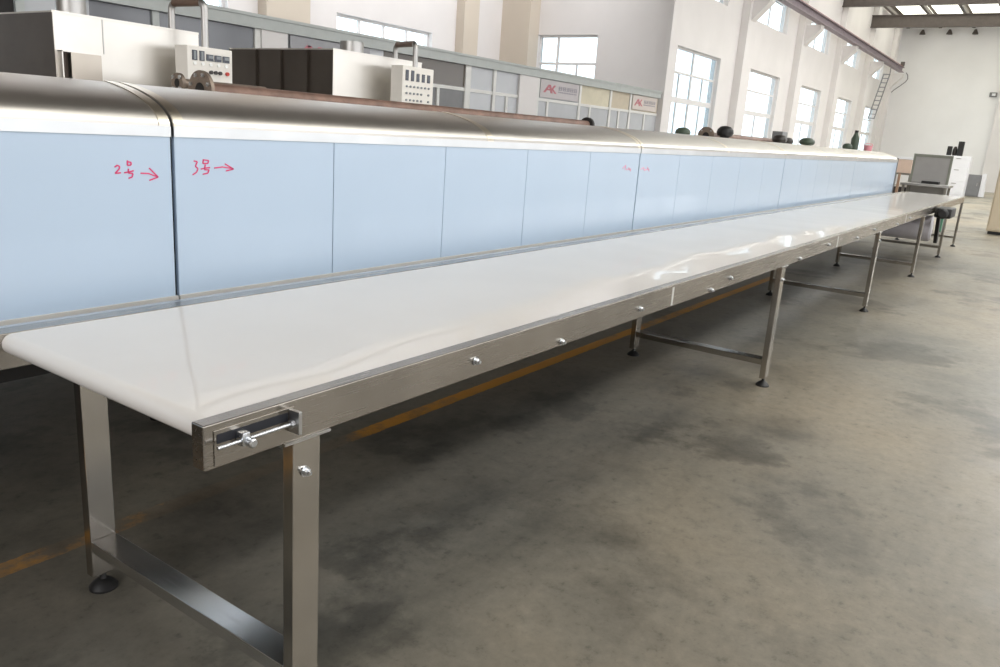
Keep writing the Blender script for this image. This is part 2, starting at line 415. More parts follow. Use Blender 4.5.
# roof, beams, purlins, skylights
struct(box('ceiling', 'ceil', None, X_NEAR - .3, X_END + .3, Y_R - .3, Y_BACK + .3, TOP, TOP + .12), 'brown sheet roof', 'ceiling')
for k in range(8):
    x = -.4 + BAY * k
    struct(MB().box(x - .12, x + .12, Y_R, Y_W - .002, 7.85, 7.89).box(x - .02, x + .02, Y_R, Y_W - .002, 7.89, 8.40).box(x - .12, x + .12, Y_R, Y_W - .002, 8.40, 8.44).build('roof_beam', 'beam'), 'dark steel roof beam across the hall', 'beam')
for k in range(8):
    x = -.4 + BAY * k
    if x > 37:
        for q in range(8):
            y = -6 + 1.7 * q
            struct(box('skylight', 'sky2', None, x + .4, min(x + 6.0, X_END - .2), y + .12, y + 1.58, TOP - .06, TOP - .01), 'skylight sheet added out of view for fill light', 'skylight')
        continue
    for y in ((-6.0, -1.5, 3.0) if x > 13 else (-9.0, -5.0)):  # bays outside the view: glowing sheets added to light the hall
        struct(box('skylight', 'sky', None, x + .7, x + 5.7, y + .25, y + 4.0, TOP - .06, TOP - .01), 'skylight sheet added out of view for fill light', 'skylight')
b = MB()
for y in [-6 + 1.7 * q for q in range(9)]:
    b.box(-6, X_END, y - .08, y + .08, 9.0, 9.16)
struct(b.build('purlin', 'beam'), 'dark roof purlins', 'purlin')

# ------------------------------------------------------------------ lights and sky
w = bpy.data.worlds.new('overcast'); S.world = w; w.use_nodes = True
bg = w.node_tree.nodes['Background']; bg.inputs['Color'].default_value = (.97, .985, 1, 1); bg.inputs['Strength'].default_value = 3.0
def area(name, loc, rot, sx, sy, power, col=(1, 1, 1)):
    l = bpy.data.lights.new(name, 'AREA'); l.shape = 'RECTANGLE'; l.size = sx; l.size_y = sy; l.energy = power; l.color = col
    o = bpy.data.objects.new(name, l); C.objects.link(o); o.location = loc; o.rotation_euler = rot
    return o
area('annex_fill', (11, 8.6, 7.6), (math.radians(72), 0, 0), 16, .8, 480)  # added fill light for the annex walls, above the frame
area('hall_fill', (6, -7, 7.9), (0, 0, 0), 14, 1.2, 700, (1, 1, 1))  # added overhead fill for the near hall, out of view
area('near_end_fill', (-7.5, -1, 5), (0, math.radians(-70), 0), 4, 8, 420, (1, 1, 1))  # added fill from behind the camera, brightens the belt nose
area('hall_fill', (28, -3, 7.9), (0, 0, 0), 22, 1.2, 1100, (.98, .99, 1))  # added overhead fill for the farther part of the hall

# ------------------------------------------------------------------ the belt conveyor
H = .96; YF = 1.03; LC = 16.8
cv = thing('belt_conveyor', 'long white belt conveyor on stainless steel legs running down the hall', 'conveyor', (LC / 2, .5, 0))
R = .030
prof = []
for k in range(13):
    a = PI / 2 + PI * k / 12
    prof.append((.05 + R * math.cos(a), H - .002 - R + R * math.sin(a)))
for k in range(13):
    a = -PI / 2 + PI * k / 12
    prof.append((LC - .05 + R * math.cos(a), H - .002 - R + R * math.sin(a)))
MB().prism(prof, 'Y', .046, .966).build('belt', 'belt', cv, smooth=40)
def rail(y0, y1, outer):
    r = MB().box(0, LC, y0, y1, H - .106, H, .003).build('side_rail', 'rail', cv)
    return r
rl = rail(0, .044, -1); rf = rail(.968, 1.035, 1)
MB().box(.03, LC, 1.037, 1.10, .925, .948, .002).build('guide_strip', 'lip', cv)
def hexbolt(p, parent, r=.0105, out=-1, mat='zinc'):
    b = MB(); x, y, z = p
    b.lathe((x, y, z), [(r * 1.35, 0), (r * 1.35, out * .003), (r * .95, out * .003)], 'Y', 18)
    b.lathe((x, y, z), [(r, out * .003), (r, out * .012), (r * .8, out * .014)], 'Y', 6)
    b.lathe((x, y, z), [(r * .55, out * .012), (r * .55, out * .02)], 'Y', 12)
    return b.build('bolt', mat, parent, smooth=30)
for x, z in ((.975, .906), (1.512, .846 + .024), (2.183, .896), (3.067, .868), (3.36, .90), (4.834, .872), (5.681, .905), (6.8, .88), (7.6, .905), (9.0, .88), (9.9, .905)):
    hexbolt((x, -.0005, z), rl)
for x in (2.544, 6.0, 9.6, 13.0):
    box('splice_weld', 'weld', rl, x - .011, x + .011, -.0012, .0, H - .1, H - .012)
# slotted tension end of the near rail
MB().box(.024, .246, -.003, 0, H - .1, H - .016, .001).build('end_plate', 'rail', rl)
MB().box(.03, .226, -.0042, -.003, .912, .934, .0005).build('adjusting_slot', 'slot', rl, label='dark slot in the rail end')
ts = MB().box(.228, .238, -.04, -.003, .885, .942, .001).build('tension_bracket', 'plate', rl)
MB().tube([(.018, -.022, .911), (.245, -.022, .911)], .0045, 12).build('threaded_rod', 'zinc', ts, smooth=40)
MB().box(.078, .098, -.03, -.004, .898, .93, .002).lathe((.095, -.028, .906), [(.011, 0), (.011, -.016), (.008, -.019)], 'Y', 20).build('slide_block', 'zinc', ts, smooth=40)
MB().lathe((.216, -.022, .911), [(.010, 0), (.010, .011)], 'X', 6).build('lock_nut', 'zinc', ts)
MB().box(.2, 1.0, .05, .98, .885, .895).box(1.0, LC - .2, .05, .98, .885, .895).build('slider_bed', 'frame', cv)

def foot_at(x, y, parent):
    return MB().lathe((x, y, 0), [(.046, 0), (.046, .008), (.034, .022), (.018, .034), (.012, .036), (.010, .04), (.010, .09)], 'Z', 24).build('foot', 'black', parent, smooth=40)
BW, BT = .086, .04
def leg_frame(x):
    zb = .197
    lf = MB().box(x, x + BW, .0 + BT, YF - BT + .01, zb - .04, zb, .002).build('leg_frame', 'crossbar' if x < 1 else 'leg', cv)
    for y0, y1, s in ((0.001, BT, -1), (YF - BT + .01, YF + .01, 1)):
        MB().box(x, x + BW, y0, y1, .06, .848, .002).build('leg', 'leg', lf)
        yc = (y0 + y1) / 2
        foot_at(x + BW / 2, yc, lf)
        MB().box(x - .03, x + BW + .03, y0 - (.006 if s < 0 else 0), y1 + .03 * (s < 0), .848, .854).build('mounting_plate', 'plate', lf)
        if s < 0:
            hexbolt((x + BW * .42, y0 - .0005, .762), lf)
    return lf
for x in (.2465, 4.4252, 7.984, 11.3, 14.295, 16.66): leg_frame(x)
MB().tube([(.30, .05, .80), (.30, .98, .80)], .012, 14).build('cross_bar', 'zinc', cv, smooth=40)
# drive at the far end
gm = MB().box(12.15, 12.75, -.24, -.02, .80, .94, .02).lathe((12.2, -.13, .865), [(.07, 0), (.075, -.02), (.075, -.10), (.05, -.13)], 'X', 20).build('gear_motor', 'black', cv, smooth=40, label='black gear motor on the side rail')
MB().box(12.75, 12.8, -.2, -.05, .83, .92).build('motor_flange', 'zinc', gm)
MB().lathe((13.35, .1, .545), [(.19, 0), (.205, .01), (.205, .82), (.19, .83)], 'Y', 32).build('drive_drum', 'lilac', cv, smooth=40, label='pale drum slung below the belt')
MB().prism([(13.0, .80), (13.14, .80), (13.42, .36), (13.28, .33)], 'Y', -.02, .03).build('chain_guard', 'black', cv)
MB().box(13.5, 13.6, -.02, .03, .5, .84).build('drive_bracket', 'green', cv)

# ------------------------------------------------------------------ tunnel oven sections
PY, PW, X0 = 1.25, .786, .759
HZ, RZ, HR = 1.545, 1.60, 1.6865
AE, DK = PI / 2 + .50, 1.596
YT = 5.2
def hood_profile(grow=0):
    p = [(PY - grow, HZ)]
    n = 14
    # rounded shoulder: from vertical at the front up to a crest
    for k in range(1, n + 1):
        a = PI + (AE - PI) * k / n
        p.append((PY - grow + (.34 + grow) * (1 + math.cos(a)) / (1 + math.cos(AE)), HZ + (HR - HZ + grow) * math.sin(a) / math.sin(AE)))
    return p
def section(x):
    L = 5 * PW
    t = thing('tunnel_section', 'tunnel section', 'tunnel section', (x + L / 2, (PY + YT) / 2, 0), 'stainless tunnel sections standing in line behind the conveyor')
    for k in range(5):
        MB().box(x + PW * k + (.008 if k == 0 else .002), x + PW * (k + 1) - (.008 if k == 4 else .002), PY, PY + .02, .845, 1.508, .0015).build('panel', 'film', t)
    MB().box(x + .006, x + L - .006, PY - .004, PY + .022, 1.508, HZ).build('lip_strip', 'lip', t)
    MB().box(x + .004, x + L - .004, PY - .012, PY - .0005, .898, .925).build('bottom_lip', 'aluw2', t)
    MB().box(x + .004, x + L - .004, PY - .006, PY + .03, .785, .845).build('bottom_rail', 'frame', t)
    gap = .006
    for a, c in ((x + gap, x + L / 2), (x + L / 2, x + L - gap)):
        q = hood_profile()
        prof = q + [(PY + .42, DK), (YT, DK), (YT, DK - .02), (PY + .38, DK - .02), (PY + .33, HR - .02), (PY + .03, HZ)]
        MB().prism(prof, 'X', a, c).build('hood', 'hood', t, smooth=30)
    def band(a, c, mat):
        q = hood_profile(.003)
        prof = q + [(PY + .345, HR), (PY + .335, HR - .02), (PY + .02, HZ)]
        MB().prism(prof, 'X', a, c).build('joint_strip', mat, t, smooth=30)
    band(x + L / 2 - .028, x + L / 2 + .028, 'joint')
    band(x + .008, x + .05, 'joint'); band(x + L - .05, x + L - .008, 'joint')
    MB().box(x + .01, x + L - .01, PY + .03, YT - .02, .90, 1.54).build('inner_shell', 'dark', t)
    for fy in (PY + .06, YT - .2): MB().box(x + .01, x + L - .01, fy, fy + .08, .70, .79).build('frame_beam', 'dark', t)
    MB().box(x + .01, x + L - .01, PY + .03, YT - .2, .79, .90).build('underside', 'white', t)  # unseen face coloured white to brighten the near crossbar's reflection
    for lx in (x + .5, x + L - .56):
        for ly in (PY + 1.0, YT - .4):
            lg = MB().box(lx, lx + .06, ly, ly + .06, .06, .79).build('leg', 'frame', t)
            MB().lathe((lx + .03, ly + .03, 0), [(.045, 0), (.045, .008), (.014, .03), (.012, .07)], 'Z', 16).build('foot', 'black', lg, smooth=40)
    return t
sec0 = section(X0)
secs = []
labs = ['leftmost blue filmed steel tunnel section marked 2 in red pen, cut by left picture edge',
        'blue filmed steel tunnel section marked 3 in red pen, second from left',
        'third blue filmed tunnel section from left, beyond the first pair of faint red marks',
        'fourth blue filmed steel tunnel section, second from the far end',
        'last blue filmed steel tunnel section at the far end, beside the work bench']
for k in range(-1, 4):
    o = sec0 if k == 0 else copy_tree(sec0)
    move(o, WP[sec0] + Vector((5 * PW * k, 0, 0)) if k else WP[sec0])
    o['label'] = labs[k + 1]; secs.append(o)
XE = X0 + 5 * PW * 4
ec = MB().box(XE, XE + .02, PY - .012, YT, .80, 1.594).build('end_cover', 'greyd', secs[-1])
# red pen marks on the film
def mark(sec, panel_k, strokes, r=.0024, mat='ink'):
    pn = [c for c in sec.children if c.name.split('.')[0] == 'panel']
    pn.sort(key=lambda c: c.location.x); pn = pn[panel_k]
    WP[pn] = WP[sec] + Vector(pn.location)
    cut = 4 if mat == 'ink' else 9
    for part, nm in ((strokes[:cut], 'handwriting'), (strokes[cut:], 'drawn_arrow')):
        if not part: continue
        b = MB()
        for s in part:
            for a, c in zip(s, s[1:]):
                flat = abs(a[0] - c[0]) > abs(a[1] - c[1])
                if flat: b.bar((a[0], PY - .0008, a[1]), (c[0], PY - .0008, c[1]), .0016, r * 2, up=(0, 0, 1))
                else: b.bar((a[0], PY - .0008, a[1]), (c[0], PY - .0008, c[1]), r * 2, .0016, up=(0, 1, 0))
        b.build(nm, mat, pn, label=('red pen writing' if nm == 'handwriting' else 'red pen arrow') if mat == 'ink' else 'faint red pen marks')
mark(secs[0], 4, [[(.539, 1.401), (.549, 1.407), (.557, 1.403), (.555, 1.395), (.54, 1.38), (.56, 1.382)],
    [(.586, 1.424), (.585, 1.407), (.598, 1.408), (.599, 1.417), (.588, 1.419)], [(.572, 1.382), (.588, 1.384), (.607, 1.389)],
    [(.588, 1.396), (.587, 1.381), (.604, 1.379), (.6, 1.367), (.587, 1.363)], [(.632, 1.38), (.661, 1.379), (.696, 1.367)], [(.665, 1.398), (.698, 1.366), (.664, 1.355)]])
mark(secs[1], 0, [[(.844, 1.424), (.859, 1.421), (.85, 1.404), (.861, 1.396), (.855, 1.383), (.838, 1.373)],
    [(.885, 1.43), (.882, 1.415), (.904, 1.415), (.907, 1.426), (.885, 1.428)], [(.873, 1.394), (.894, 1.398), (.913, 1.4)],
    [(.893, 1.411), (.888, 1.392), (.908, 1.391), (.903, 1.379), (.881, 1.375)], [(.931, 1.398), (.967, 1.402), (1.015, 1.396)], [(.979, 1.414), (1.018, 1.394), (.983, 1.387)]])
mark(secs[1], 4, [[(4.412, 1.397), (4.458, 1.419), (4.455, 1.384)], [(4.478, 1.388), (4.551, 1.391)], [(4.507, 1.402), (4.554, 1.377)]], r=.005, mat='inkf')
mark(secs[2], 0, [[(4.727, 1.391), (4.777, 1.402), (4.792, 1.377)], [(4.79, 1.384), (4.877, 1.391)], [(4.837, 1.406), (4.881, 1.376)]], r=.005, mat='inkf')

# ------------------------------------------------------------------ burner housings and control boxes on the tunnel
BY = 3.45
def housing(x0, x1, z1, lab, chimney, seam, conduit):
    t = thing('burner_housing', lab, 'machine housing', ((x0 + x1) / 2, BY + .65, RZ), 'steel burner housings on the tunnel')
    MB().box(x0, x1, BY, BY + .012, RZ, z1).box(x1 - .012, x1, BY + .012, BY + 1.3, RZ, z1).box(x0, x1, BY + 1.288, BY + 1.3, RZ, z1).box(x0 + .012, x1 - .012, BY + .012, BY + 1.288, z1 - .012, z1).build('casing', 'boxs', t)
    MB().box(x0 - .002, x0 + .012, BY + .002, BY + 1.3, RZ, z1 - .012).build('end_panel', 'boxshade', t, label='end panel painted dark as if shaded')  # casing steel again, with this side's shade put into the colour
    MB().box(x0 - .006, x1, BY - .004, BY, z1 - .012, z1).build('top_trim', 'boxs', t)
    if seam: MB().box(seam - .003, seam + .003, BY - .003, BY, 1.885, z1 - .012).build('seam_strip', 'galv', t)
    cx, cy, r, h = chimney
    MB().lathe((cx, cy, z1), [(r, 0), (r, h), (r * .93, h), (r * .93, h * .2)], 'Z', 28).build('flue_stub', 'galv', t, smooth=40)
    pts = conduit
    # rounded inverted U of conduit
    out = []
    for i, p in enumerate(pts):
        if 0 < i < len(pts) - 1:
            a, c = Vector(pts[i - 1]), Vector(pts[i + 1]); p = Vector(p)
            d1, d2 = (a - p).normalized(), (c - p).normalized()
            for q in range(6):
                f = q / 5; out.append(tuple(p + d1 * .05 * (1 - f) ** 2 + d2 * .05 * f ** 2))
        else: out.append(p)
    MB().tube(out[:2] if False else out, .022, 14).build('conduit', 'galv', t, smooth=40)
    a, c = Vector(pts[1]), Vector(pts[2])
    d = (c - a).normalized()
    MB().tube([a + d * .03, c - d * .03], .0245, 14).build('conduit_sleeve', 'brown', t, smooth=40, label='brown wrapped run of conduit')
    return t
h1 = housing(1.462, 2.40, 2.092, 'nearer steel burner housing with dark end and small hatch, left on the tunnel', (1.725, 3.75, .085, .5), 1.75,
    [(2.305, BY + .15, 2.092), (2.305, BY + .15, 2.265), (2.33, BY - .17, 2.265), (2.33, BY - .17, 1.992)])
# small protruding hatch with an open dark side
MB().box(1.475, 1.482, BY - .05, BY, 1.72, 1.878).box(1.475, 1.71, BY - .05, BY, 1.872, 1.878).box(1.475, 1.71, BY - .05, BY, 1.715, 1.722).box(1.704, 1.71, BY - .05, BY, 1.722, 1.872).build('hatch_frame', 'boxs', h1)
MB().box(1.482, 1.53, BY - .004, BY - .001, 1.722, 1.872).build('hatch_opening', 'hatchd', h1)
MB().box(1.525, 1.704, BY - .053, BY - .045, 1.722, 1.872).build('hatch_cover', 'hatchc', h1)
h2 = housing(3.60, 4.66, 2.135, 'farther steel burner housing with dark ribbed end beside white dotted control box', (4.046, 3.7, .10, .10), None,
    [(4.475, BY + .15, 2.135), (4.475, BY + .15, 2.265), (4.377, BY - .17, 2.262), (4.377, BY - .17, 2.07)])
MB().box(3.58, 3.598, BY + .28, BY + .29, RZ, 2.12).box(3.58, 3.598, BY + .6, BY + .61, RZ, 2.12).box(3.58, 3.598, BY + .92, BY + .93, RZ, 2.12).build('end_rib', 'boxshade', h2)

CYF = 3.2
cb = thing('control_box', 'cream control box with five dark displays behind the big pipe flange', 'control box', (2.3, CYF + .12, RZ), 'cream control boxes on the tunnel')
x0, x1, zt, zb = 2.144, 2.475, 1.988, RZ
MB().box(x0, x1, CYF, CYF + .13, zb, zt, .004).build('case', 'cream', cb)
for k in range(2):
    xa = x0 + .034 + k * .052
    m_ = MB().box(xa, xa + .034, CYF - .006, CYF, 1.902, 1.962).build('meter', 'disp', cb); MB().box(xa + .009, xa + .025, CYF - .008, CYF - .006, 1.907, 1.957).build('meter_face', 'dispg', m_)
for k in range(3):
    xa = x0 + .136 + k * .06
    m_ = MB().box(xa, xa + .05, CYF - .006, CYF, 1.906, 1.946).build('display', 'disp', cb); MB().box(xa + .012, xa + .046, CYF - .008, CYF - .006, 1.922, 1.94).build('display_face', 'dispg', m_)
for k in range(5):
    MB().lathe((x0 + .05 + k * .058, CYF, 1.885), [(.011, 0), (.011, -.008)], 'Y', 12).build('button', 'btnw', cb)
for k in range(4):
    MB().lathe((x0 + .165 + k * .034 + (.02 if k == 3 else 0), CYF, 1.838), [(.012, 0), (.012, -.014)], 'Y', 12).build('button', 'btnr' if k == 3 else 'btn', cb, label='red button' if k == 3 else None)
cb2 = thing('control_box', 'white control box with three rows of tiny buttons, farther along the tunnel', 'control box', (4.35, CYF + .12, RZ), 'cream control boxes on the tunnel')
x0, x1, zt = 4.137, 4.533, 2.066
MB().box(x0, x1, CYF, CYF + .13, RZ, zt, .004).build('case', 'cream', cb2)
for k in range(5):
    xa = x0 + .035 + k * .069
    MB().box(xa, xa + .034, CYF - .006, CYF, 1.95 if k < 2 else 1.95, 2.035 if k < 2 else 2.015).build('display', 'disp', cb2)
for r_ in range(3):
    for k in range(7):
        if r_ and k == 5: continue
        MB().lathe((x0 + .05 + k * .047, CYF, 1.905 - r_ * .055), [(.009, 0), (.009, -.01)], 'Y', 10).build('button', 'dispg', cb2)

# gas pipes lying on the tunnel
def flanged_pipe(name, xa, xb, y, r, rf, lab, mat, bolts=6, endcap=False, lift=0):
    zc = RZ + rf + .001 + lift
    t = thing(name, lab, 'pipe', ((xa + xb) / 2, y, RZ))
    MB().tube([(xa + .03, y, zc), (xb, y, zc)], r, 20).build('pipe', mat, t, smooth=40)
    fl = MB().lathe((xa, y, zc), [(rf, 0), (rf, .022), (r * 1.1, .022), (r * 1.1, .05)], 'X', 32).build('flange', 'rustgrey', t, smooth=40)
    MB().lathe((xa - .001, y, zc), [(r * .9, 0), (r * .9, .0005)], 'X', 24).build('flange_bore', 'dark', fl, label='dark open bore')
    for k in range(bolts):
        a = 2 * PI * (k + .5) / bolts
        MB().lathe((xa, y + rf * .8 * math.cos(a), zc + rf * .8 * math.sin(a)), [(.012, 0), (.012, -.01)], 'X', 6).build('flange_bolt', 'zinc', fl)
    if lift: MB().box((xa + xb) / 2 - .04, (xa + xb) / 2 + .04, y - .04, y + .04, RZ, zc - r + .004).build('pipe_saddle', 'frame', t)
    if endcap: MB().lathe((xb - .03, y, zc), [(r * 1.7, 0), (r * 1.7, .04), (r * 1.2, .06)], 'X', 20).build('end_flange', 'dark', t, smooth=40)
    return t
flanged_pipe('flanged_pipe', 1.95, 6.62, 2.8, .048, .112, 'long rusty brown pipe with big open flange lying on the tunnel', 'pipe', 8, True)
flanged_pipe('flanged_pipe', 1.955, 2.6, 3.03, .028, .058, 'short thin pipe with small flange left of the big pipe flange', 'rustgrey', 4, False, .09)
flanged_pipe('flanged_pipe', 9.55, 13.2, 2.6, .05, .115, 'rusty pipe with dark flange lying on the far part of the tunnel', 'pipe', 4)
def dark_cap(x, r, h, lab, mat='greend', name='valve_cap', y=2.6):
    o = MB().lathe((x, y, RZ), [(r * .5, 0), (r * .55, h * .45), (r * .85, h * .5), (r, h * .66), (r * .92, h * .82), (r * .6, h * .96), (r * .2, h)], 'Z', 18).build(name, mat, smooth=40)
    return tag(o, lab, 'valve')
dark_cap(8.75, .10, .19, 'low dark round cap on the tunnel in front of the first tall window')
dark_cap(9.78, .115, .26, 'large black knob beside the flange of the far rusty pipe', 'black', y=2.42)
dark_cap(12.3, .12, .23, 'dark brown round cap on the tunnel, left of the square grey post', 'btn', y=2.4)
dark_cap(12.75, .10, .20, 'small dark cap pressed against the square grey post', 'btn', y=2.4)
tag(MB().box(13.2, 13.5, 2.62, 2.8, RZ, RZ + .30, .01).build('grey_post', 'greyd'), 'square grey post standing on the tunnel top behind the dark caps', 'post')
dark_cap(14.4, .14, .24, 'dark green cap on the tunnel below the third tall window', y=2.5)
t = thing('gas_bottle', 'tall thin dark green bottle standing near far end of tunnel', 'bottle', (16.0, 2.0, RZ))
MB().lathe((16.0, 2.0, RZ), [(.07, 0), (.075, .02), (.075, .30), (.04, .38), (.03, .42)], 'Z', 18).build('bottle_body', 'greend', t, smooth=40)
MB().lathe((16.0, 2.0, RZ + .42), [(.035, 0), (.035, .04)], 'Z', 12).build('bottle_cap', 'black', t)
dark_cap(15.4, .09, .20, 'small dark cap left of the tall green bottle', 'greend', y=2.0)
# pink pot on the far end
t = thing('pink_bucket', 'small pink plastic bucket on the far end of the tunnel', 'bucket', (16.2, 1.78, RZ))
MB().lathe((16.2, 1.78, RZ), [(.06, 0), (.08, .19), (.086, .195), (.078, .195), (.055, .02)], 'Z', 20).build('bucket', 'pink', t, smooth=40)
MB().tube([(16.2, 1.70, RZ + .19), (16.2, 1.715, RZ + .22), (16.2, 1.78, RZ + .235), (16.2, 1.845, RZ + .22), (16.2, 1.86, RZ + .19)], .006, 8).build('bucket_handle', 'pink', t)

# ------------------------------------------------------------------ office partition
YP = Y_W
op = thing('office_partition', 'long grey framed office partition with glazed panels behind the tunnel', 'partition', (11, YP + .05, 0))
MB().box(2.0, X_COR - .06, YP - .05, YP + .1, 2.70, 2.84).box(2.0, X_COR - .06, YP - .07, YP + .12, 2.84, 2.88).build('header_beam', 'alu', op)
MB().box(2.0, X_COR - .06, YP + .01, YP + .06, 2.24, 2.30).build('mid_rail', 'aluw', op)
posts = [3.35, 4.9, 6.40, 11.15, 12.0, 13.55 + .03, 15.38, 16.9, 18.0]
for x in posts:
    wd = .16 if abs(x - 11.15) < .01 else .09
    MB().box(x - wd / 2, x + wd / 2, YP, YP + .07, 0, 2.70).build('post', 'aluw' if x > 6 else 'alu', op)
for xa, xb in ((6.45, 6.9), (12.84, 13.53)):
    MB().box(xa, xb, YP - .02, YP + .08, 0, 2.70).build('white_pier', 'wall', op)
def panel(xa, xb, za, zb, mat): MB().box(xa, xb, YP + .03, YP + .045, za, zb).build('glazed_panel', mat, op)
P_ = [(2.0, 3.3, 'dark'), (3.4, 4.1, 'lglass'), (4.1, 4.85, 'dglass'), (4.95, 5.75, 'dglass'), (5.75, 6.35, 'dglass'), (6.9, 8.9, 'lglass'), (8.9, 11.07, 'dglass2'), (11.23, 11.95, 'lglass'), (12.05, 12.84, 'lglass'), (13.63, 15.33, 'lglass'), (15.43, 16.85, 'yglass'), (16.95, 17.95, 'bglass'), (18.05, 19.7, 'bglass')]
for xa, xb, mt in P_:
    panel(xa, xb, 2.30, 2.70, mt); panel(xa, xb, .9, 2.24, 'lglass' if mt != 'dglass2' else 'greyd')
MB().box(2.0, X_COR - .06, YP + .02, YP + .06, 0, .9).build('lower_panel', 'aluw', op)
for x in (10.3, 12.45, 14.0, 15.9, 17.4, 18.9):
    MB().box(x - .035, x + .035, YP, YP + .05, .9, 2.24).build('lower_mullion', 'aluw', op)
for x, xx in ((11.3, 11.62), (11.7, 11.93), (12.1, 12.35)):
    pass
def logo_board(xa, xb, za, zb, lab, bm):
    t = thing('logo_board', lab, 'sign', ((xa + xb) / 2, YP - .01, za), 'logo boards on the office partition')
    MB().box(xa, xb, YP - .012, YP, za, zb, .003).build('board', bm, t)
    w, h = xb - xa, zb - za; cx = xa + w * .07; y0, y1 = YP - .016, YP - .0121
    b = MB()
    z0, z1 = za + h * .28, za + h * .74; lw = w * .30
    def st(ax, az, bx_, bz, tk): 
        b.prism([(cx + ax * lw, z0 + az * (z1 - z0)), (cx + (ax + tk) * lw, z0 + az * (z1 - z0)), (cx + (bx_ + tk) * lw, z0 + bz * (z1 - z0)), (cx + bx_ * lw, z0 + bz * (z1 - z0))], 'Y', y0, y1)
    st(0, 0, .40, 1, .17); st(.62, .0, .42, 1, .17); st(.2, .3, .28, .48, .35)
    st(.62, .45, .86, 1, .16); st(.66, .5, .95, 0, .17)
    b.build('logo', 'red', t, label='faded red letter mark')
    b = MB()
    tx = cx + lw * 1.28; cw = w * .085
    for k in range(5):
        a = tx + k * cw * 1.18; zz = za + h * .50; ch = h * .22
        b.box(a, a + cw, y0, y1, zz + ch * .9, zz + ch); b.box(a, a + cw, y0, y1, zz + ch * .45, zz + ch * .58); b.box(a, a + cw, y0, y1, zz, zz + ch * .13)
        b.box(a + cw * (.1 + .13 * (k % 3)), a + cw * (.28 + .13 * (k % 3)), y0, y1, zz, zz + ch); b.box(a + cw * .75, a + cw * .9, y0, y1, zz + ch * .1, zz + ch * .9)
    for k in range(11):
        a = tx + k * cw * .53
        b.box(a, a + cw * .34, y0, y1, za + h * .36, za + h * .43)
    b.build('lettering', 'greyp', t)
    return t
logo_board(13.64, 15.28, 2.32, 2.82 - .13, 'grey logo board with red mark, left of the yellowish glass panels', 'sign')
logo_board(18.08, 19.55, 2.33, 2.69, 'pale logo board with red mark, beside the corner column', 'signw')
logo_board(6.95, 8.55, 2.30, 2.69, 'logo board with red mark half hidden behind the farther burner housing', 'signd')

# ------------------------------------------------------------------ crane rail, ladder, wall box
cr = thing('crane_rail_beam', 'long grey crane runway beam with rusty top and slanting ladder along the side wall', 'beam', (36, 7.1, 6.24))
MB().box(17, 50.6, 6.97, 7.23, 6.27, 6.30).box(17, 50.6, 7.08, 7.12, 6.30, 6.52).box(17, 50.6, 6.97, 7.23, 6.52, 6.55).build('girder', 'crane', cr)
MB().box(17, 50.6, 7.05, 7.15, 6.55, 6.61).build('rail_top', 'rust', cr)
MB().box(50.45, 50.6, 7.0, 7.2, 6.61, 6.85).build('end_stop', 'beam', cr)
a0, a1 = Vector((46.25, 7.45, 3.5)), Vector((48.0, 7.38, 5.95))
b = MB()
for q in (-.15, .15): b.bar(a0 + Vector((0, q, 0)), a1 + Vector((0, q, 0)), .05)
b.bar(a1 + Vector((0, -.15, -.02)), a1 + Vector((0, .15, -.02)), .05); b.bar(a0 + Vector((0, -.15, .02)), a0 + Vector((0, .15, .02)), .05)
b.bar(a1 + Vector((0, -.15, -.05)), (47.8, 7.2, 6.25), .05)
ld = b.build('access_ladder', 'greyd', cr, label='slanting grey ladder')
for k in range(1, 10):
    p = a0.lerp(a1, k / 10)
    MB().bar(p + Vector((0, -.15, 0)), p + Vector((0, .15, 0)), .04).build('rung', 'greyd', ld)
t = thing('wall_box', 'small grey electrical box high on the far end wall', 'box', (X_END - .1, 2.9, 5.15))
MB().box(X_END - .12, X_END - .001, 2.35, 2.72, 5.28, 5.52, .01).build('box_case', 'greyd', t)
MB().box(X_END - .14, X_END - .12, 2.42, 2.6, 5.33, 5.47, .004).build('box_door', 'white', t)
MB().tube([(X_END - .05, 7.25, 6.5), (X_END - .05, 7.14, 6.35), (X_END - .05, 7.11, 6.15), (X_END - .05, 7.2, 5.98), (X_END - .05, 7.45, 5.75), (X_END - .05, 7.75, 5.5), (X_END - .05, 7.88, 5.35)], .025, 8)\
    .build('hanging_cable', 'greyd'); tag(bpy.data.objects['hanging_cable'], 'thin grey cable curving down the far end wall beside the crane beam', 'cable')
for y, lab in ((6.75, 'first small dark lamp from the side wall, high on the far end wall'), (5.35, 'second small dark lamp from the side wall, high on the far end wall'), (4.05, 'third small dark lamp from the side wall, high on the far end wall')):
    b = MB().tube([(X_END - .002, y, 8.85), (X_END - .3, y, 8.85)], .05, 10).lathe((X_END - .3, y, 8.62), [(.16, 0), (.15, .06), (.06, .26)], 'Z', 14)
    tag(b.build('wall_lamp', 'beam', smooth=40), lab, 'lamp', 'lamps on the far end wall')

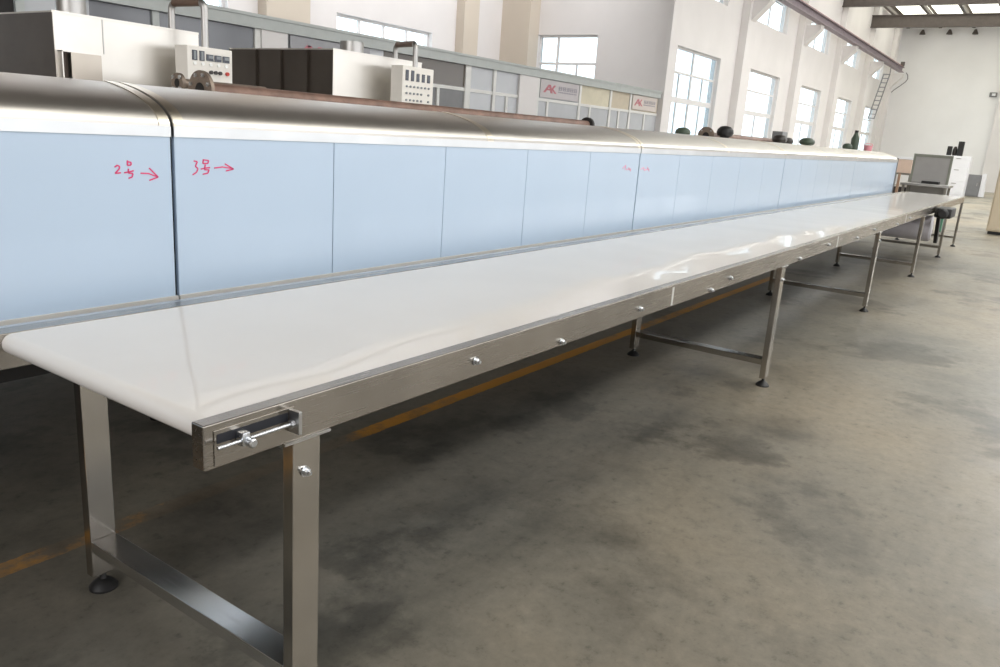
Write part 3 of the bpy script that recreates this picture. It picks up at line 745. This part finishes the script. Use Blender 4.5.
# ------------------------------------------------------------------ far end of the hall
wb = thing('work_bench', 'steel bench with tall grey back panel just beyond the conveyor', 'bench', (19.7, 1.1, 0))
MB().box(19.95, 20.0, .69, 1.40, .62, 1.66).build('back_panel', 'grey', wb)
b = MB()
for y in (.64, 1.40): b.box(19.94, 20.01, y, y + .05, .0, 1.72)
b.box(19.94, 20.01, .69, 1.40, 1.66, 1.72); b.build('back_frame', 'framg', wb)
MB().box(19.05, 19.93, .52, 1.50, 1.02, 1.07, .004).build('bench_top', 'galv', wb)
for x in (19.1, 19.8):
    for y in (.56, 1.41): MB().box(x, x + .05, y, y + .05, 0, 1.02).build('leg', 'frame', wb)
tag(MB().box(19.5, 19.75, .78, 1.14, 1.071, 1.13, .01).build('black_tray', 'black'), 'flat black tray on the steel bench below the grey back panel', 'tray')
t = thing('steel_stand', 'low dark steel stand carrying the cardboard box beyond the tunnel', 'stand', (24.2, 2.25, 0))
MB().box(23.9, 24.6, 1.95, 2.5, 1.14, 1.19).build('stand_top', 'frame', t)
for x in (23.92, 24.53):
    for y in (1.97, 2.43): MB().box(x, x + .05, y, y + .05, 0, 1.14).build('leg', 'frame', t)
MB().box(23.95, 24.55, 2.0, 2.45, .5, .8).build('stand_drawer', 'btn', t)
c_ = thing('cardboard_box', 'pinkish brown cardboard box on a dark stand left of the bench', 'box', (24.2, 2.2, 1.19))
MB().box(23.95, 24.5, 2.0, 2.42, 1.19, 1.56, .006).build('carton', 'card', c_)
MB().box(23.94, 24.51, 1.99, 2.43, 1.56, 1.62, .006).build('carton_lid', 'white', c_)
tag(MB().box(22.6, 22.66, 2.04, 2.10, 0, 1.2).build('thin_post', 'brownp'), 'thin rusty brown post between the tunnel end and the bench', 'post')
# white cabinet, black things on it, grey cabinet, beige cabinet
cab = thing('white_cabinet', 'tall white cabinet behind the bench with black things on top', 'cabinet', (42.5, 2.3, 0))
MB().box(42.02, 43.0, 2.08, 3.15, 0, 1.85, .01).build('carcass', 'white', cab)
for z0, z1 in ((.1, .68), (.71, 1.3), (1.33, 1.82)):
    d_ = MB().box(42.0, 42.02, 2.12, 3.11, z0, z1, .004).build('drawer', 'white', cab)
    MB().box(41.97, 42.0, 2.45, 2.65, z1 - .1, z1 - .07).build('drawer_handle', 'grey', d_)
def black_block(y0, y1, z1, lab, name, top):
    t = thing(name, lab, 'device', (42.4, (y0 + y1) / 2, 1.85))
    MB().box(42.15, 42.15 + (y1 - y0), y0, y1, 1.85, 1.85 + z1, .02).build('case', 'black', t)
    MB().box(42.13, 42.15, y0 + .04, y1 - .04, 1.85 + z1 * .55, 1.85 + z1 * .9).build('face', top, t)
black_block(2.46, 2.70, .66, 'tallest black box standing on the white cabinet', 'black_speaker', 'dark')
black_block(2.92, 3.12, .42, 'shorter black box at the left end of white cabinet top', 'black_speaker', 'dark')
tag(MB().lathe((42.4, 2.81, 1.85), [(.08, 0), (.105, .1), (.105, .26), (.07, .36), (.05, .42)], 'Z', 18).build('dark_jar', 'btn', smooth=40), 'dark reddish jar between the two black boxes', 'jar')
g2 = thing('grey_cabinet', 'low grey cabinet standing right of the white cabinet', 'cabinet', (44.4, 1.75, 0))
MB().box(44.02, 44.8, 1.62, 2.34, 0, 1.03, .01).build('carcass', 'greyd', g2)
d_ = MB().box(44.0, 44.02, 1.66, 2.30, .06, .98, .004).build('door', 'greyd', g2); MB().box(43.97, 44.0, 1.72, 1.75, .5, .65).build('handle', 'galv', d_)
tag(MB().prism([(1.38, 0), (1.6, 0), (1.6, 1.08), (1.44, 1.12)], 'X', 44.1, 44.7).build('white_bin', 'white'), 'narrow white bin leaning against the grey cabinet', 'bin')
be = thing('beige_cabinet', 'tall beige metal cabinet cut by the right picture edge', 'cabinet', (21.3, -.8, 0))
MB().box(20.92, 21.8, -1.35, -.25, .07, 1.76, .008).build('carcass', 'beige', be)
MB().box(20.95, 21.75, -1.3, -.29, 0, .07).build('plinth', 'black', be, label='black plinth')
d_ = MB().box(20.9, 20.92, -1.32, -.28, .1, 1.73, .004).build('door', 'beige', be); MB().box(20.87, 20.9, -1.2, -1.17, .9, 1.1).build('handle', 'galv', d_)

# ------------------------------------------------------------------ camera
cam = bpy.data.cameras.new('camera'); co = bpy.data.objects.new('camera', cam); C.objects.link(co)
co.location = (-.9423, -1.3826, 1.6193); co.rotation_euler = (1.3143, -.069, -.9585)
cam.sensor_width = 36; cam.lens = 782.35 * 36 / 1000; cam.clip_start = .05; cam.clip_end = 300
S.camera = co
S.view_settings.view_transform = 'Standard'
S.view_settings.look = 'None'
S.view_settings.exposure = 0.2
